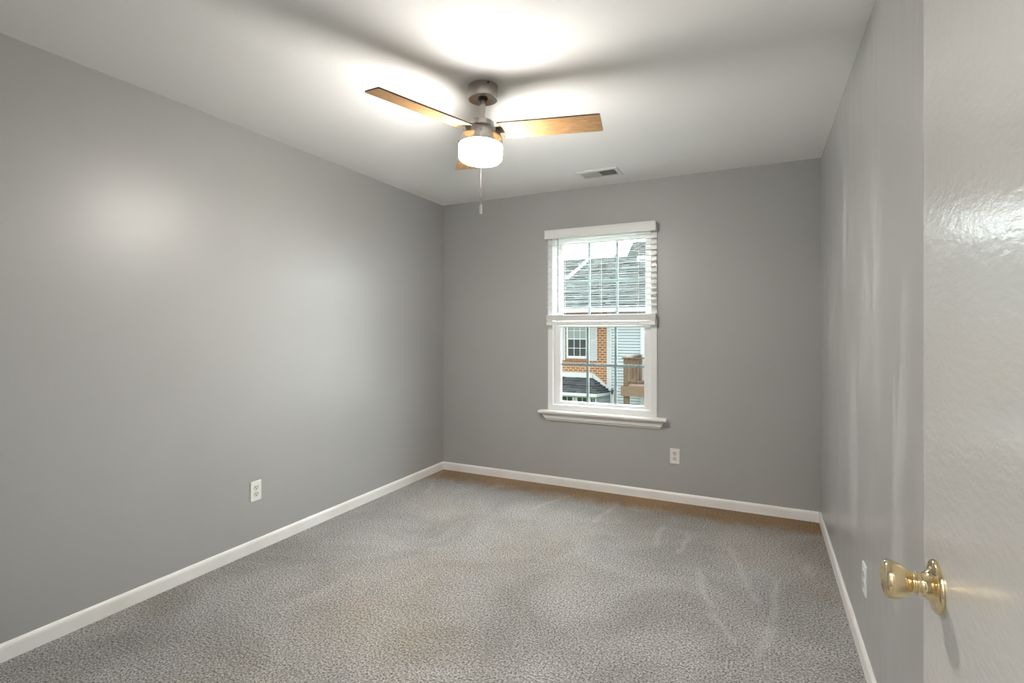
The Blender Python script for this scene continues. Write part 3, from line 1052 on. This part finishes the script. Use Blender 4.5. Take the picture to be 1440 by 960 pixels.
# --- sided house
sd_ = tag(empty('siding_townhouse', (-3.5, 20.3, -3.2)), 'pale clapboard townhouse with a taller grey roof, right of the brick house', 'house')
b = MB(); siding(b, -5.45, -1.0, -3.2, 2.15, 20.32); b.box((-5.45, 20.42, -3.2), (-1.0, 28, 2.15))
hp(b.build('siding_wall', 'pale_siding', sd_), sd_)
b = MB(); b.box((-4.27, 20.24, -3.2), (-4.10, 20.36, 2.15)); b.box((-5.47, 20.26, -3.2), (-5.44, 20.4, 2.15))
hp(b.build('corner_board', 'white_exterior', sd_), sd_)
b = MB()
roof_slab(b, (-5.66, 0.5, 19.95, 2.17), (-5.36, 0.5, 23.8, 5.36), 30)
b.faces([(-5.36, 23.8, 5.38), (0.5, 23.8, 5.38), (0.5, 28, 2.1), (-5.6, 28, 2.1), (-5.36, 23.8, 5.28), (0.5, 23.8, 5.28), (0.5, 28, 2.0), (-5.6, 28, 2.0)],
        [(0, 1, 2, 3), (7, 6, 5, 4), (0, 4, 5, 1), (1, 5, 6, 2), (2, 6, 7, 3), (3, 7, 4, 0)])
hp(b.build('roof', 'grey_shingle', sd_), sd_)
hp(MB().box((-5.66, 19.86, 2.0), (0.5, 19.97, 2.17)).box((-5.6, 19.97, 2.03), (0.5, 20.32, 2.07)).build('gutter', 'white_exterior', sd_), sd_)
b = MB(); b.tube((-5.345, 20.2, -3.2), (-5.345, 20.2, -1.30), 0.035, 10); b.tube((-5.345, 20.2, -1.30), (-5.345, 20.29, -1.2), 0.035, 10)
hp(b.build('downspout', 'white_exterior', sd_, smooth=True), sd_)
lampx = Matrix.Translation((-5.385, 20.19, -1.19))
b = MB()
b.lathe([(0, 0.13), (0.03, 0.11), (0.075, 0.05), (0.06, 0.045), (0.05, -0.07), (0.03, -0.10), (0, -0.11)], 8, lampx)
b.box((-0.02, 0.0, -0.03), (0.02, 0.10, 0.03), lampx)
tag(b.build('wall_lantern', 'dark_cover'), 'small black lantern on the corner of the pale clapboard house', 'lantern')

# --- deck
dk = tag(empty('wooden_deck', (-3.2, 18.0, -3.2)), 'raised brown wooden deck with slatted railing on the clapboard house', 'deck')


def dp(ob):
    return hp(ob, dk)


DX, DXR, DY0, DY1 = -4.44, -1.6, 18.0, 20.27
b = MB()
for i in range(16):
    y = DY0 + 0.0 + i * 0.142
    b.box((DX, y, -0.72), (DXR, y + 0.134, -0.685))
dp(b.build('floor_boards', 'deck_board', dk))
b = MB(); b.box((DX, DY0 - 0.04, -1.05), (DXR, DY0 + 0.0, -0.70)); b.box((DX - 0.04, DY0 - 0.04, -1.05), (DX, DY1, -0.70))
dp(b.build('fascia_board', 'deck_board', dk))
for x, y in ((DX + 0.045, DY0), (DXR - 0.2, DY0), (DX + 0.045, DY1 - 0.2)):
    dp(MB().box((x, y, -0.70), (x + 0.17, y + 0.17, 0.30)).build('railing_post', 'deck_wood', dk))
b = MB(); b.box((DX - 0.0, DY0 - 0.03, 0.28), (DXR, DY0 + 0.2, 0.325)); b.box((DX, DY0, 0.281), (DX + 0.2, DY1, 0.324))
dp(b.build('top_rail', 'deck_wood', dk))
b = MB(); b.box((DX + 0.2, DY0 + 0.05, -0.62), (DXR - 0.2, DY0 + 0.10, -0.53)); b.box((DX + 0.08, DY0 + 0.17, -0.62), (DX + 0.13, DY1 - 0.2, -0.53))
dp(b.build('bottom_rail', 'deck_wood', dk))
bal = MB().box((-0.022, -0.022, -0.60), (0.022, 0.022, 0.30)).build('baluster', 'deck_wood', dk)
x = DX + 0.30
first = True
while x < DXR - 0.25:
    o = bal if first else bal.copy()
    if not first:
        scene.collection.objects.link(o); o.parent = dk
    o.location = (x - dk.location.x, DY0 + 0.03 - dk.location.y, -dk.location.z)
    first = False
    x += 0.125
y = DY0 + 0.26
while y < DY1 - 0.3:
    o = bal.copy(); scene.collection.objects.link(o); o.parent = dk
    o.location = (DX + 0.105 - dk.location.x, y - dk.location.y, -dk.location.z)
    y += 0.125
for x in (DX + 0.04, DXR - 0.3):
    dp(MB().box((x, DY0 + 0.02, -3.2), (x + 0.18, DY0 + 0.2, -0.72)).build('support_post', 'deck_wood', dk))
b = MB()
b.prism([(0, 0), (0.30, 0), (0.28, 0.11), (0.04, 0.03)], 0, 0.22, lambda u, v, h: (-4.06 + u, DY0 - 0.01 + h, 0.3245 + v))
tag(b.build('grill_lid', 'dark_cover', bevel=0.01), 'dark slanted lid lying on the wooden deck railing', 'lid')
